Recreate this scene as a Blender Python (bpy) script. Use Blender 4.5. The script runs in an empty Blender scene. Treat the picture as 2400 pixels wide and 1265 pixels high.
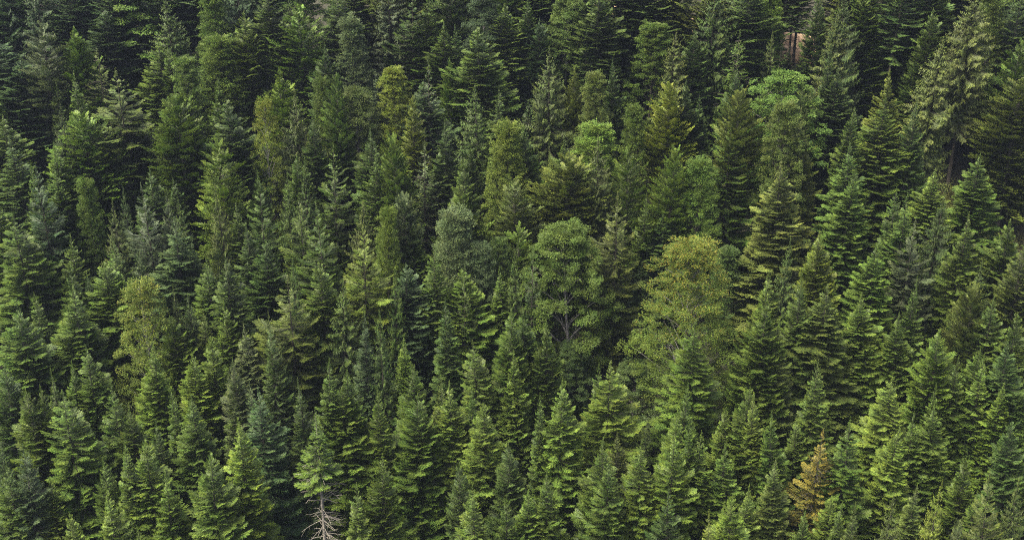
import bpy, math, random
import numpy as np
from mathutils import Vector

R = math.radians
scene = bpy.context.scene
C = scene.collection

# ------------------------------------------------------------------ camera, sky, sun, exposure
PITCH, HFOV, ALPHA, CAM_Z = 22.0, 50.0, 28.0, 130.0
cam_data = bpy.data.cameras.new("camera")
cam_data.sensor_width = 36.0
cam_data.lens = 18.0 / math.tan(R(HFOV / 2))
cam_data.clip_end = 5000
cam = bpy.data.objects.new("camera", cam_data)
cam.location = (0, 0, CAM_Z)
cam.rotation_euler = (R(90 - PITCH), 0, 0)
C.objects.link(cam)
scene.camera = cam

SUN = Vector((-0.42, -0.26, 0.87)).normalized()          # towards the sun
world = bpy.data.worlds.new("World")
scene.world = world
world.use_nodes = True
wn = world.node_tree
bg = wn.nodes["Background"]
sky = wn.nodes.new("ShaderNodeTexSky")
sky.sky_type = 'NISHITA'
sky.sun_disc = False
sky.sun_elevation = math.asin(SUN.z)
sky.sun_rotation = math.atan2(SUN.x, SUN.y)
sky.air_density = 0.45
sky.dust_density = 6.0
sky.ozone_density = 0.3
wn.links.new(sky.outputs[0], bg.inputs[0])
bg.inputs[1].default_value = 0.15
sun_data = bpy.data.lights.new("sun", 'SUN')
sun_data.energy = 1.5
sun_data.angle = R(24)
sun_data.color = (1.0, 0.95, 0.86)
sun = bpy.data.objects.new("sun", sun_data)
sun.rotation_euler = SUN.to_track_quat('Z', 'Y').to_euler()
C.objects.link(sun)
scene.view_settings.view_transform = 'Standard'
scene.view_settings.look = 'None'
scene.view_settings.gamma = 1.0
scene.view_settings.exposure = 2.35
scene.cycles.use_denoising = False
scene.cycles.use_adaptive_sampling = False
scene.cycles.filter_width = 1.15
scene.cycles.volume_bounces = 1
scene.cycles.max_bounces = 6
scene.cycles.diffuse_bounces = 3
scene.cycles.glossy_bounces = 2
scene.cycles.transmission_bounces = 3

# ------------------------------------------------------------------ terrain
TA = math.tan(R(ALPHA))

def softclamp(y, lo, hi, k=30.0):
    a = lo + k * np.log1p(np.exp((y - lo) / k))
    return hi - k * np.log1p(np.exp((hi - a) / k))

def terrain(x, y):
    z = TA * softclamp(np.asarray(y, float), -60.0, 420.0)
    z = z + 1.3 * np.sin(x * 0.045 + 0.6) * np.sin(y * 0.038 + 1.0) + 0.8 * np.sin(x * 0.11 - y * 0.07)
    return z

W_PX, H_PX = 2400.0, 1265.0
F_PX = W_PX / 2 / math.tan(R(HFOV / 2))
SP, CP = math.sin(R(PITCH)), math.cos(R(PITCH))

def ray(u, v):
    a, b = (u - W_PX / 2) / F_PX, (H_PX / 2 - v) / F_PX
    return a, b * SP + CP, b * CP - SP

def stand(u, v, h):
    """Foot of a tree of height h whose tip is seen at photo pixel (u, v); also the depth along the view axis."""
    dx, dy, dz = ray(u, v)
    lo, hi = 20.0, 900.0
    for _ in range(50):
        t = (lo + hi) / 2
        if CAM_Z + t * dz > float(terrain(t * dx, t * dy)) + h:
            lo = t
        else:
            hi = t
    return lo * dx, lo * dy, lo

# ------------------------------------------------------------------ materials
def new_mat(name):
    m = bpy.data.materials.new(name)
    m.use_nodes = True
    nt = m.node_tree
    nt.nodes.clear()
    out = nt.nodes.new("ShaderNodeOutputMaterial")
    return m, nt, out

def foliage_material(name, rough=0.5, spec=0.35, trans=0.22):
    m, nt, out = new_mat(name)
    N, Lk = nt.nodes.new, nt.links.new
    info = N("ShaderNodeObjectInfo")
    tone = N("ShaderNodeAttribute"); tone.attribute_name = "tone"
    tip = N("ShaderNodeAttribute"); tip.attribute_name = "fresh"
    tc = N("ShaderNodeTexCoord")
    noi = N("ShaderNodeTexNoise"); noi.inputs["Scale"].default_value = 0.55; noi.inputs["Detail"].default_value = 3
    Lk(tc.outputs["Object"], noi.inputs["Vector"])
    # patches of slightly different needle colour through one crown
    hsv = N("ShaderNodeHueSaturation")
    mr = N("ShaderNodeMapRange"); mr.inputs[1].default_value = 0.3; mr.inputs[2].default_value = 0.7
    mr.inputs[3].default_value = 0.485; mr.inputs[4].default_value = 0.515
    Lk(noi.outputs["Fac"], mr.inputs[0]); Lk(mr.outputs[0], hsv.inputs["Hue"])
    mv = N("ShaderNodeMapRange"); mv.inputs[3].default_value = 0.62; mv.inputs[4].default_value = 1.42
    Lk(tone.outputs["Fac"], mv.inputs[0]); Lk(mv.outputs[0], hsv.inputs["Value"])
    Lk(info.outputs["Color"], hsv.inputs["Color"])
    mix = N("ShaderNodeMix"); mix.data_type = 'RGBA'; mix.blend_type = 'MULTIPLY'
    mix.inputs["B"].default_value = (1.6, 1.48, 1.15, 1)  # new-growth tint, raised so it also paints highlights on bough ends
    Lk(tip.outputs["Fac"], mix.inputs["Factor"])
    Lk(hsv.outputs[0], mix.inputs["A"])
    sub = N("ShaderNodeMath"); sub.operation = 'SUBTRACT'; sub.use_clamp = True; sub.inputs[1].default_value = 1.0
    Lk(tip.outputs["Fac"], sub.inputs[0])
    turn = N("ShaderNodeMix"); turn.data_type = 'RGBA'; turn.inputs["B"].default_value = (0.175, 0.140, 0.018, 1)
    Lk(sub.outputs[0], turn.inputs["Factor"]); Lk(mix.outputs["Result"], turn.inputs["A"])
    col = turn.outputs["Result"]
    p = N("ShaderNodeBsdfPrincipled")
    p.inputs["Roughness"].default_value = rough
    p.inputs["Specular IOR Level"].default_value = spec
    Lk(col, p.inputs["Base Color"])
    tr = N("ShaderNodeBsdfTranslucent")
    Lk(col, tr.inputs["Color"])
    ms = N("ShaderNodeMixShader"); ms.inputs[0].default_value = trans
    Lk(p.outputs[0], ms.inputs[1]); Lk(tr.outputs[0], ms.inputs[2])
    Lk(ms.outputs[0], out.inputs[0])
    return m

def bark_material(name, c1, c2):
    m, nt, out = new_mat(name)
    N, Lk = nt.nodes.new, nt.links.new
    tc = N("ShaderNodeTexCoord")
    mp = N("ShaderNodeMapping"); mp.inputs["Scale"].default_value = (6, 6, 1.2)
    noi = N("ShaderNodeTexNoise"); noi.inputs["Scale"].default_value = 1.6; noi.inputs["Detail"].default_value = 6
    Lk(tc.outputs["Object"], mp.inputs[0]); Lk(mp.outputs[0], noi.inputs["Vector"])
    cr = N("ShaderNodeValToRGB")
    cr.color_ramp.elements[0].position = 0.35; cr.color_ramp.elements[0].color = (*c1, 1)
    cr.color_ramp.elements[1].position = 0.65; cr.color_ramp.elements[1].color = (*c2, 1)
    Lk(noi.outputs["Fac"], cr.inputs[0])
    p = N("ShaderNodeBsdfPrincipled"); p.inputs["Roughness"].default_value = 0.9
    bp = N("ShaderNodeBump"); bp.inputs["Strength"].default_value = 0.6; bp.inputs["Distance"].default_value = 0.05
    Lk(noi.outputs["Fac"], bp.inputs["Height"]); Lk(bp.outputs[0], p.inputs["Normal"])
    Lk(cr.outputs[0], p.inputs["Base Color"]); Lk(p.outputs[0], out.inputs[0])
    return m

M_NEEDLE = foliage_material("needles", 0.50, 0.25, 0.25)
M_LEAF = foliage_material("broad leaves", 0.55, 0.18, 0.35)
M_BARK = bark_material("brown bark", (0.026, 0.023, 0.014), (0.052, 0.044, 0.027))
M_GREYBARK = bark_material("grey beech bark", (0.08, 0.077, 0.065), (0.16, 0.15, 0.13))
M_DEAD = bark_material("weathered dead wood", (0.10, 0.092, 0.07), (0.23, 0.21, 0.16))

M_TWIG = bark_material("dry grey-brown twigs", (0.06, 0.05, 0.04), (0.14, 0.12, 0.095))

def ground_material():
    m, nt, out = new_mat("forest floor")
    N, Lk = nt.nodes.new, nt.links.new
    tc = N("ShaderNodeTexCoord")
    n1 = N("ShaderNodeTexNoise"); n1.inputs["Scale"].default_value = 0.16; n1.inputs["Detail"].default_value = 7
    n2 = N("ShaderNodeTexNoise"); n2.inputs["Scale"].default_value = 2.5; n2.inputs["Detail"].default_value = 8
    Lk(tc.outputs["Object"], n1.inputs["Vector"]); Lk(tc.outputs["Object"], n2.inputs["Vector"])
    cr = N("ShaderNodeValToRGB"); e = cr.color_ramp.elements
    e[0].position = 0.35; e[0].color = (0.018, 0.017, 0.009, 1)
    e[1].position = 0.68; e[1].color = (0.020, 0.028, 0.009, 1)
    x = e.new(0.52); x.color = (0.024, 0.023, 0.010, 1)
    Lk(n1.outputs["Fac"], cr.inputs[0])
    mx = N("ShaderNodeMix"); mx.data_type = 'RGBA'; mx.blend_type = 'OVERLAY'; mx.inputs["Factor"].default_value = 0.7
    Lk(cr.outputs[0], mx.inputs["A"]); Lk(n2.outputs["Fac"], mx.inputs["B"])
    p = N("ShaderNodeBsdfPrincipled"); p.inputs["Roughness"].default_value = 0.95
    bp = N("ShaderNodeBump"); bp.inputs["Strength"].default_value = 0.8; bp.inputs["Distance"].default_value = 0.3
    Lk(n2.outputs["Fac"], bp.inputs["Height"]); Lk(bp.outputs[0], p.inputs["Normal"])
    Lk(mx.outputs["Result"], p.inputs["Base Color"]); Lk(p.outputs[0], out.inputs[0])
    return m

def earth_material():
    m, nt, out = new_mat("bare reddish earth")
    N, Lk = nt.nodes.new, nt.links.new
    tc = N("ShaderNodeTexCoord")
    n1 = N("ShaderNodeTexNoise"); n1.inputs["Scale"].default_value = 1.1; n1.inputs["Detail"].default_value = 8
    Lk(tc.outputs["Object"], n1.inputs["Vector"])
    cr = N("ShaderNodeValToRGB"); e = cr.color_ramp.elements
    e[0].position = 0.38; e[0].color = (0.13, 0.085, 0.048, 1)
    e[1].position = 0.62; e[1].color = (0.38, 0.27, 0.15, 1)
    Lk(n1.outputs["Fac"], cr.inputs[0])
    p = N("ShaderNodeBsdfPrincipled"); p.inputs["Roughness"].default_value = 0.95
    bp = N("ShaderNodeBump"); bp.inputs["Strength"].default_value = 0.8; bp.inputs["Distance"].default_value = 0.2
    Lk(n1.outputs["Fac"], bp.inputs["Height"]); Lk(bp.outputs[0], p.inputs["Normal"])
    Lk(cr.outputs[0], p.inputs["Base Color"]); Lk(p.outputs[0], out.inputs[0])
    return m

# ------------------------------------------------------------------ mesh helpers
def raw_mesh(name, V, F, mat, tone=None, fresh=None, smooth=False):
    V = np.asarray(V, np.float32); F = np.asarray(F, np.int32)
    k = F.shape[1]
    me = bpy.data.meshes.new(name)
    me.vertices.add(len(V)); me.vertices.foreach_set("co", V.ravel())
    me.loops.add(F.size); me.loops.foreach_set("vertex_index", F.ravel())
    me.polygons.add(len(F))
    me.polygons.foreach_set("loop_start", np.arange(0, F.size, k, dtype=np.int32))
    try:
        me.polygons.foreach_set("loop_total", np.full(len(F), k, np.int32))
    except Exception:
        pass
    me.polygons.foreach_set("use_smooth", np.full(len(F), smooth, bool))
    for nm, arr in (("tone", tone), ("fresh", fresh)):
        if arr is not None:
            a = me.attributes.new(nm, 'FLOAT', 'FACE')
            a.data.foreach_set("value", np.asarray(arr, np.float32))
    me.materials.append(mat)
    me.update(calc_edges=True)
    me.validate()
    return me

def unit(a):
    return a / np.maximum(np.linalg.norm(a, axis=-1, keepdims=True), 1e-9)

def kites(P, D, Wd, U, fold=0.5):
    """Leaf or twig blades folded along the midrib: base P, vector D, width Wd, up vector U -> verts (n,4,3)."""
    d = unit(D); s = unit(np.cross(d, U)); n = np.cross(s, d)
    w = Wd[:, None] * 0.5
    mid = P + D * 0.5
    return np.stack([P, mid + s * w - n * w * fold, P + D, mid - s * w - n * w * fold], 1)

class Tubes:
    def __init__(self): self.V, self.F, self.n = [], [], 0
    def add(self, pts, rad, sides=6):
        pts = np.asarray(pts, float); k = len(pts)
        t = np.gradient(pts, axis=0); t = unit(t)
        ref = np.array([0.31, 0.95, 0.05]) if abs(t[0][2]) > 0.7 else np.array([0, 0, 1.0])
        a = unit(np.cross(t, ref)); b = np.cross(t, a)
        ang = np.linspace(0, 2 * math.pi, sides, endpoint=False)
        r = np.asarray(rad, float)[:, None, None]
        ring = pts[:, None, :] + r * (np.cos(ang)[None, :, None] * a[:, None, :] + np.sin(ang)[None, :, None] * b[:, None, :])
        self.V.append(ring.reshape(-1, 3))
        for i in range(k - 1):
            for j in range(sides):
                j2 = (j + 1) % sides
                self.F.append((self.n + i * sides + j, self.n + i * sides + j2, self.n + (i + 1) * sides + j2, self.n + (i + 1) * sides + j))
        self.n += k * sides
    def mesh(self, name, mat):
        return raw_mesh(name, np.concatenate(self.V), self.F, mat, smooth=True)

# ------------------------------------------------------------------ fronds (flat sprays of twigs on a bough)
def make_frond(L, style, rng):
    P, D, Wd, U, fresh = [], [], [], [], []
    sp = {'flat': 0.13, 'hang': 0.15, 'up': 0.14, 'thin': 0.26, 'light': 0.24}[style]
    Wm = {'flat': 0.25 * L + 0.07 + 0.12 * min(1.0, L / 1.6), 'light': 0.23 * L + 0.2, 'up': 0.17 * L + 0.22, 'hang': 0.15 * L + 0.22, 'thin': 0.16 * L + 0.2}[style]
    pk = 0.62 if style in ('flat', 'light') else 0.45
    def put(p, d, w, u=(0, 0, 1), f=0.0):
        P.append(p); D.append(d); Wd.append(w); U.append(u); fresh.append(f)
    for s in np.arange(0.12 * L, L * 0.985, sp):
        rel = s / L
        sh = (min(1.0, (rel / pk) ** 1.4) if rel < pk else ((1 - rel) / (1 - pk)) ** 0.6) * 0.86 + 0.16
        for side in (-1, 1):
            l = Wm * sh * rng.uniform(0.72, 1.25)
            a = R(rng.uniform(44, 66) * (1 - 0.45 * rel))
            if style in ('flat', 'thin', 'light'):
                d = np.array([math.cos(a), side * math.sin(a), rng.uniform(-0.10, 0.10) - 0.22 + 0.34 * max(0, rel - 0.35)])
            elif style == 'up':
                d = np.array([math.cos(a), side * math.sin(a), rng.uniform(-0.1, 0.65)])
            else:
                d = np.array([0.35 * math.cos(a), side * 0.4 * math.sin(a), rng.uniform(-1.2, -0.45)])
                l *= rng.uniform(1.0, 1.7)
            d = d / np.linalg.norm(d) * l
            p = np.array([s, 0, rng.uniform(-0.03, 0.03)])
            fr = 1.0 if (rel > 0.72 and rng.random() < 0.7) else 0.0  # new growth at bough ends, doubling as painted bright highlight edges
            wmul = 1.35 if style == 'light' else 1.0
            put(p, d, (0.17 if style in ('flat', 'up') else 0.12) * wmul, f=fr)
            if style in ('light',) or l < 0.2: continue
            dn = d / l
            sd = np.cross(dn, (0, 0, 1)); sd /= max(np.linalg.norm(sd), 1e-6)
            for q in (0.34, 0.64):
                for s2 in (-1, 1):
                    e = dn * 0.75 + sd * s2 * 0.62 + np.array([0, 0, rng.uniform(-0.12, 0.2)])
                    put(p + d * (q + rng.uniform(-.08, .08)), e * rng.uniform(0.45, 0.72) * l * (1.05 - q), 0.11,
                        f=1.0 if rng.random() < 0.10 + 0.3 * fr else 0.0)
    put(np.array([L * 0.86, 0, 0]), np.array([L * 0.14 + 0.1, 0, 0.05]), 0.11, f=1.0 if rng.random() < 0.5 else 0)
    return kites(np.array(P), np.array(D), np.array(Wd), np.array(U, float), 0.25).reshape(-1, 3), np.array(fresh)

LENS = (0.45, 0.8, 1.2, 1.7, 2.3, 3.0, 3.9)
FRONDS = {}
def frond(L, style, rng):
    k = min(range(len(LENS)), key=lambda i: abs(LENS[i] - L))
    key = (k, style, rng.randrange(6))
    if key not in FRONDS:
        FRONDS[key] = make_frond(LENS[k], style, rng)
    v, f = FRONDS[key]
    return v * (L / LENS[k]) ** np.array([1.0, 0.8, 0.8]), f

def axis_curve(L, e0, e1, bend=1.0, n=12):
    s = np.linspace(0, 1, n)
    th = np.radians(e0 + (e1 - e0) * s ** bend)
    ds = L / (n - 1)
    x = np.concatenate([[0], np.cumsum(np.cos(th[:-1]) * ds)])
    z = np.concatenate([[0], np.cumsum(np.sin(th[:-1]) * ds)])
    return s * L, x, z, th

class Crown:
    def __init__(self, rng): self.V, self.T, self.Fr, self.rng = [], [], [], rng
    def bough(self, o, az, L, e0, e1, style, bend=1.0, roll=0.0, tone=None):
        rng = self.rng
        v, fr = frond(L, style, rng)
        S, X, Z, TH = axis_curve(L, e0, e1, bend)
        cr, sr = math.cos(roll), math.sin(roll)
        y = v[:, 1] * cr - v[:, 2] * sr; zl = v[:, 1] * sr + v[:, 2] * cr
        s = np.clip(v[:, 0], 0, L); ex = v[:, 0] - s
        th = np.interp(s, S, TH)
        if style == 'hang':                      # hanging twigs follow gravity, not the bough
            px = np.interp(s, S, X) + ex * np.cos(th); pz = np.interp(s, S, Z) + ex * np.sin(th) + zl
        else:
            px = np.interp(s, S, X) + ex * np.cos(th) - zl * np.sin(th)
            pz = np.interp(s, S, Z) + ex * np.sin(th) + zl * np.cos(th)
        y = y + 0.06 * L * math.sin(rng.uniform(0, 6.28)) * (s / L) ** 2
        ca, sa = math.cos(az), math.sin(az)
        V = np.stack([o[0] + px * ca - y * sa, o[1] + px * sa + y * ca, o[2] + pz], 1)
        n = len(V) // 4
        base = rng.gauss(0.47, 0.25) if tone is None else tone
        self.V.append(V)
        self.T.append(np.clip(base + np.random.default_rng(rng.randrange(1 << 30)).normal(0, 0.07, n), 0, 1))
        self.Fr.append(fr)
        return np.stack([o[0] + X * ca, o[1] + X * sa, o[2] + Z], 1)
    def blades(self, P, D, Wd, U, tone, fresh):
        self.V.append(kites(P, D, Wd, U).reshape(-1, 3)); self.T.append(tone); self.Fr.append(fresh)
    def arrays(self):
        return np.concatenate(self.V), np.concatenate(self.T), np.concatenate(self.Fr)
    def mesh(self, name, mat, amber=None, H=22.0):
        V, T, Fr = self.arrays()
        if amber:                                    # (height where leaves begin to turn, share turned at the top)
            z = V[::4, 2] / H
            nr = np.random.default_rng(8); q = np.clip((z - amber[0]) / (1 - amber[0]), 0, 1) ** 0.8 * amber[1]
            clump = np.sin(V[::4, 0] * 2.3 + 1) * np.sin(V[::4, 1] * 2.6) * np.sin(V[::4, 2] * 1.9)
            Fr = np.where(nr.random(len(z)) < q * (0.75 + 0.6 * clump), 1 + nr.uniform(0.35, 1.0, len(z)), Fr)
        i = np.arange(len(V) // 4, dtype=np.int32)[:, None] * 4
        F = np.concatenate([i + np.array([[0, 1, 2]], np.int32), i + np.array([[0, 2, 3]], np.int32)], 1).reshape(-1, 3)
        return raw_mesh(name, V, F, mat, np.repeat(T, 2), np.repeat(Fr, 2))

def trunk_line(H, rng, wob=0.12):
    z = np.linspace(0, 1, 14)
    a, b = rng.uniform(0, 6.28), rng.uniform(0, 6.28)
    return np.stack([wob * np.sin(z * 4 + a) * (1 - z), wob * np.sin(z * 3.3 + b) * (1 - z), z * H], 1)

HP = 22.0                                           # height every conifer is modelled at

PROFILES = {
    'cone':   lambda s: 0.42 * s * min(1, 0.72 + 0.05 * s) / math.sqrt(1 + (s / 12.0) ** 2),
    'slim':   lambda s: 0.32 * s / math.sqrt(1 + (s / 11.0) ** 2),
    'plump':  lambda s: 0.50 * s * min(1, 0.72 + 0.06 * s) / math.sqrt(1 + (s / 9.0) ** 2),
    'dome':   lambda s: 3.5 * min(1.0, (s / 8.0)) ** 0.68 * (1.0 if s < 11 else 1 - 0.02 * (s - 11)),
    'round':  lambda s: 3.5 * min(1.0, (s / 6.5)) ** 0.56 * (1.0 if s < 9 else 1 - 0.03 * (s - 9)),
    'column': lambda s: 3.0 * min(1.0, (s / 7.5)) ** 0.8,
}

def conifer(seed, profile='cone', style='flat', gap=0.49, per=8, extra=10, e0=(34, -10), e1=(32, 4), bend=1.6,
            base=2.2, irr=0.16, miss=0.05, wood=0.022, lean_top=0.0, bare=0, bare_from=0.0, bare_len=1.0, tr=0.19, amber=None):
    """Crown, trunk and (optionally) dead-branch meshes. e0/e1: bough angle at the trunk / at its tip, (crown top, crown foot)."""
    rng = random.Random(seed)
    pf = PROFILES[profile]
    cr, tb = Crown(rng), Tubes()
    tl = trunk_line(HP, rng)
    rad = tr * (1 - np.linspace(0, 1, 14)) ** 1.1 + 0.010; rad[0] *= 1.35
    tb.add(tl, rad, 8)
    ph = [rng.uniform(0, 6.28) for _ in range(6)]
    lop, lph = rng.uniform(0.05, 0.24), rng.uniform(0, 6.28)
    def lobe(az, s):
        return 1 + lop * math.cos(az - lph + 0.15 * s) + irr * (math.sin(2 * az + ph[0] + 0.5 * s) + math.sin(3 * az + ph[1] - 0.8 * s) + 0.7 * math.sin(5 * az + ph[2] + 1.3 * s)) / 1.8
    def at(z):
        return np.array([np.interp(z, tl[:, 2], tl[:, 0]), np.interp(z, tl[:, 2], tl[:, 1]), z])
    def one(s, az, k=1.0):
        z = HP - s
        t = min(1.0, s / (HP - base))
        tt = t ** 0.55
        a0 = e0[0] + (e0[1] - e0[0]) * tt + rng.uniform(-12, 12)
        a1 = e1[0] + (e1[1] - e1[0]) * tt + rng.uniform(-14, 14)
        reach = max(0.12, k * pf(s) * lobe(az, s) * rng.uniform(0.80, 1.12) * (1 + 0.08 * math.sin(7.3 * s + ph[3])))
        mean = math.cos(math.radians((a0 + a1) / 2))
        up = 26 * max(0.0, 1 - s / 1.8); a0 += up; a1 += up
        mean = math.cos(math.radians((a0 + a1) / 2))
        L = max(0.22, min(4.2, reach / max(0.35, mean)))
        if rng.random() < miss * (0.4 + t): return
        o = at(z - 0.0)
        line = cr.bough(o, az, L, a0, a1, style, bend, rng.uniform(-0.3, 0.3))
        if wood and L > 0.9:
            k = len(line); m = int(k * 0.85)
            tb.add(line[:m:3], np.linspace(wood * L * 0.55, wood * 0.25, len(line[:m:3])), 3)
    s = 0.25
    az0 = 0.0
    while s < HP - base:
        n = max(3, int(round(per * min(1.0, 0.45 + s / 9))))
        az0 += rng.uniform(0.5, 1.3)
        for j in range(n):
            one(s + rng.uniform(-0.19, 0.19), az0 + 2 * math.pi * (j + rng.uniform(-0.22, 0.22)) / n)
        for j in range(int(extra * min(1.0, s / 5))):
            one(s + rng.uniform(0.15, 0.85) * gap, rng.uniform(0, 6.283), rng.uniform(0.6, 0.95))
        s += gap * (0.62 if s < 2.5 else 1.0) * rng.uniform(0.85, 1.15)
    m = 44                                          # the leader shoot: a thin bristling spike
    zz = HP + 0.35 - 1.1 * np.array([rng.random() ** 0.8 for _ in range(m)])
    az = np.array([rng.uniform(0, 6.283) for _ in range(m)]); ll = 0.10 + 0.16 * (HP + 0.35 - zz)
    cr.blades(np.stack([tl[-1, 0] + 0 * zz, tl[-1, 1] + 0 * zz, zz], 1), np.stack([np.cos(az) * 0.7, np.sin(az) * 0.7, 0 * az + 0.7], 1) * ll[:, None],
              np.full(m, 0.06), np.tile([0.1, 0.0, 1.0], (m, 1)), np.full(m, 0.5), (np.arange(m) % 2).astype(float))
    for k in range(bare):
        z = rng.uniform(bare_from, HP - (0.5 if bare_from > 8 else base))
        if bare_from <= 8: z = bare_from + (base + 2.0 - bare_from) * rng.random()
        az = rng.uniform(0, 6.283); L = bare_len * rng.uniform(0.5, 1.1)
        if bare_from > 8: L = pf(HP - z) * rng.uniform(0.9, 1.2)
        S, X, Z, TH = axis_curve(L, rng.uniform(-12, 16), rng.uniform(-32, 4), 1.0, 6)
        o = at(z); ca, sa = math.cos(az), math.sin(az)
        pts = np.stack([o[0] + X * ca, o[1] + X * sa, o[2] + Z], 1)
        tb.add(pts, np.linspace(0.045, 0.016, 6), 4)
        for q in range(rng.randrange(2, 6) if bare_from > 8 else rng.randrange(0, 3)):
            i = rng.randrange(2, 6); az2 = az + rng.choice((-1, 1)) * rng.uniform(0.5, 1.1); l2 = L * rng.uniform(0.18, 0.4)
            p2 = pts[i] + np.array([math.cos(az2), math.sin(az2), rng.uniform(-.5, .25)]) * l2
            tb.add(np.array([pts[i], (pts[i] + p2) / 2 + [0, 0, 0.03], p2]), [0.02, 0.015, 0.01], 3)
    out = {'crown': cr.mesh("conifer_crown", M_NEEDLE, amber), 'trunk': tb.mesh("conifer_trunk", M_BARK)}
    out['H'] = HP
    return out

# ------------------------------------------------------------------ broadleaved trees
def leaf_spray(cr, rng, nr, c, out_dir, size, leaf, droop, tone, fresh_p, n, wedge=1.15):
    """A flat fan of leaves: layered like a beech's twigs."""
    o = unit(np.array([out_dir[0], out_dir[1], out_dir[2] * 0.35 - droop]))
    sd = unit(np.cross(o, np.array([0, 0, 1.0]))); up = np.cross(sd, o)
    a = nr.uniform(-wedge, wedge, n); r = np.sqrt(nr.uniform(0.02, 1, n)) * size
    lx, ly = r * np.cos(a), r * np.sin(a)
    P = c + o * lx[:, None] + sd * ly[:, None] + up * (nr.normal(0, 0.09 * size, n) - 0.14 * (r / size) ** 2 * size)[:, None]
    th = a * 0.8 + nr.normal(0, 0.55, n)
    D = (o * np.cos(th)[:, None] + sd * np.sin(th)[:, None] + np.array([0, 0, 1.0]) * nr.normal(-0.12, 0.35, n)[:, None]) * (leaf * nr.uniform(0.7, 1.3, n))[:, None]
    U = unit(up + nr.normal(0, 0.3, (n, 3)))
    cr.blades(P, D, leaf * nr.uniform(0.5, 0.75, n), U, np.clip(tone + nr.normal(0, 0.13, n), 0, 1), (nr.random(n) < fresh_p).astype(float))

def broadleaf(seed, H=20.0, R0=5.0, cb=0.28, lobes=26, sprays=15, leaf=0.27, size=1.0, droop=0.1, top=0.55, fresh=0.1, n=55, narrow_top=0.0,
              clump=1.0, bark=None, cone=0, wedge=1.15, amber=None):
    rng = random.Random(seed); nr = np.random.default_rng(seed)
    cr, tb = Crown(rng), Tubes()
    tl = trunk_line(H * 0.78, rng, 0.35)
    rad = 0.25 * (1 - np.linspace(0, 1, 14)) ** 0.8 + 0.02; rad[0] *= 1.4
    tb.add(tl, rad, 8)
    zc, hh = H * (cb + top * (1 - cb)), None
    pts = []
    for k in range(lobes):
        f = (k + 0.5) / lobes
        z = H * (cb + (1 - cb) * (f ** 0.9))
        t = (z / H - cb) / (1 - cb)
        prof = (math.sin(math.pi * min(1, t / (2 * (1 - top)) if t < (1 - top) else 0.5 + (t - (1 - top)) / (2 * top)))) ** 0.6
        prof = prof * (1 - narrow_top * t)
        if cone: prof = min(1.0, (1.03 - t) / cone) ** 0.72 * min(1.0, 0.5 + t * 2.5)
        az = k * 2.39996 + rng.uniform(-0.5, 0.5)
        rr = R0 * prof * rng.uniform(0.3, 1.0) ** 0.5 * rng.uniform(0.7, 1.05)
        pts.append((np.array([rr * math.cos(az), rr * math.sin(az), min(z, H - 0.7)]), prof))
    pts.append((np.array([0.2, 0.1, H - 0.6]), 0.5)); 
    for c, prof in pts:
        zb = max(H * cb * 0.6, c[2] - np.hypot(c[0], c[1]) * rng.uniform(0.5, 0.9) - 0.4)
        b = np.array([np.interp(zb, tl[:, 2], tl[:, 0]), np.interp(zb, tl[:, 2], tl[:, 1]), zb])
        mid = (b + c) / 2 + np.array([0, 0, 0.25])
        tb.add(np.array([b, mid, c]), [0.07, 0.04, 0.018], 5)
        lt = rng.gauss(0.5, 0.13)
        lr = R0 * 0.30 * rng.uniform(0.6, 1.4) * clump
        for q in range(sprays):
            d = nr.normal(0, 1, 3); d[2] = abs(d[2]) * 0.8 - 0.25
            d = d / np.linalg.norm(d)
            radial = np.array([c[0], c[1], 0]) / max(R0, 1) * 0.7
            od = unit(d * np.array([1, 1, 0.8]) + radial)
            cc = c + d * lr * nr.uniform(0.35, 1.0) * np.array([1, 1, 0.7])
            leaf_spray(cr, rng, nr, cc, od, size * rng.uniform(0.7, 1.25), leaf, droop + rng.uniform(-0.12, 0.15), lt + rng.gauss(0, 0.08), fresh, n, wedge)
    return {'crown': cr.mesh("broadleaf_crown", M_LEAF, amber, H), 'trunk': tb.mesh("broadleaf_trunk", bark or M_GREYBARK), 'H': H, 'R': R0}

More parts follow.
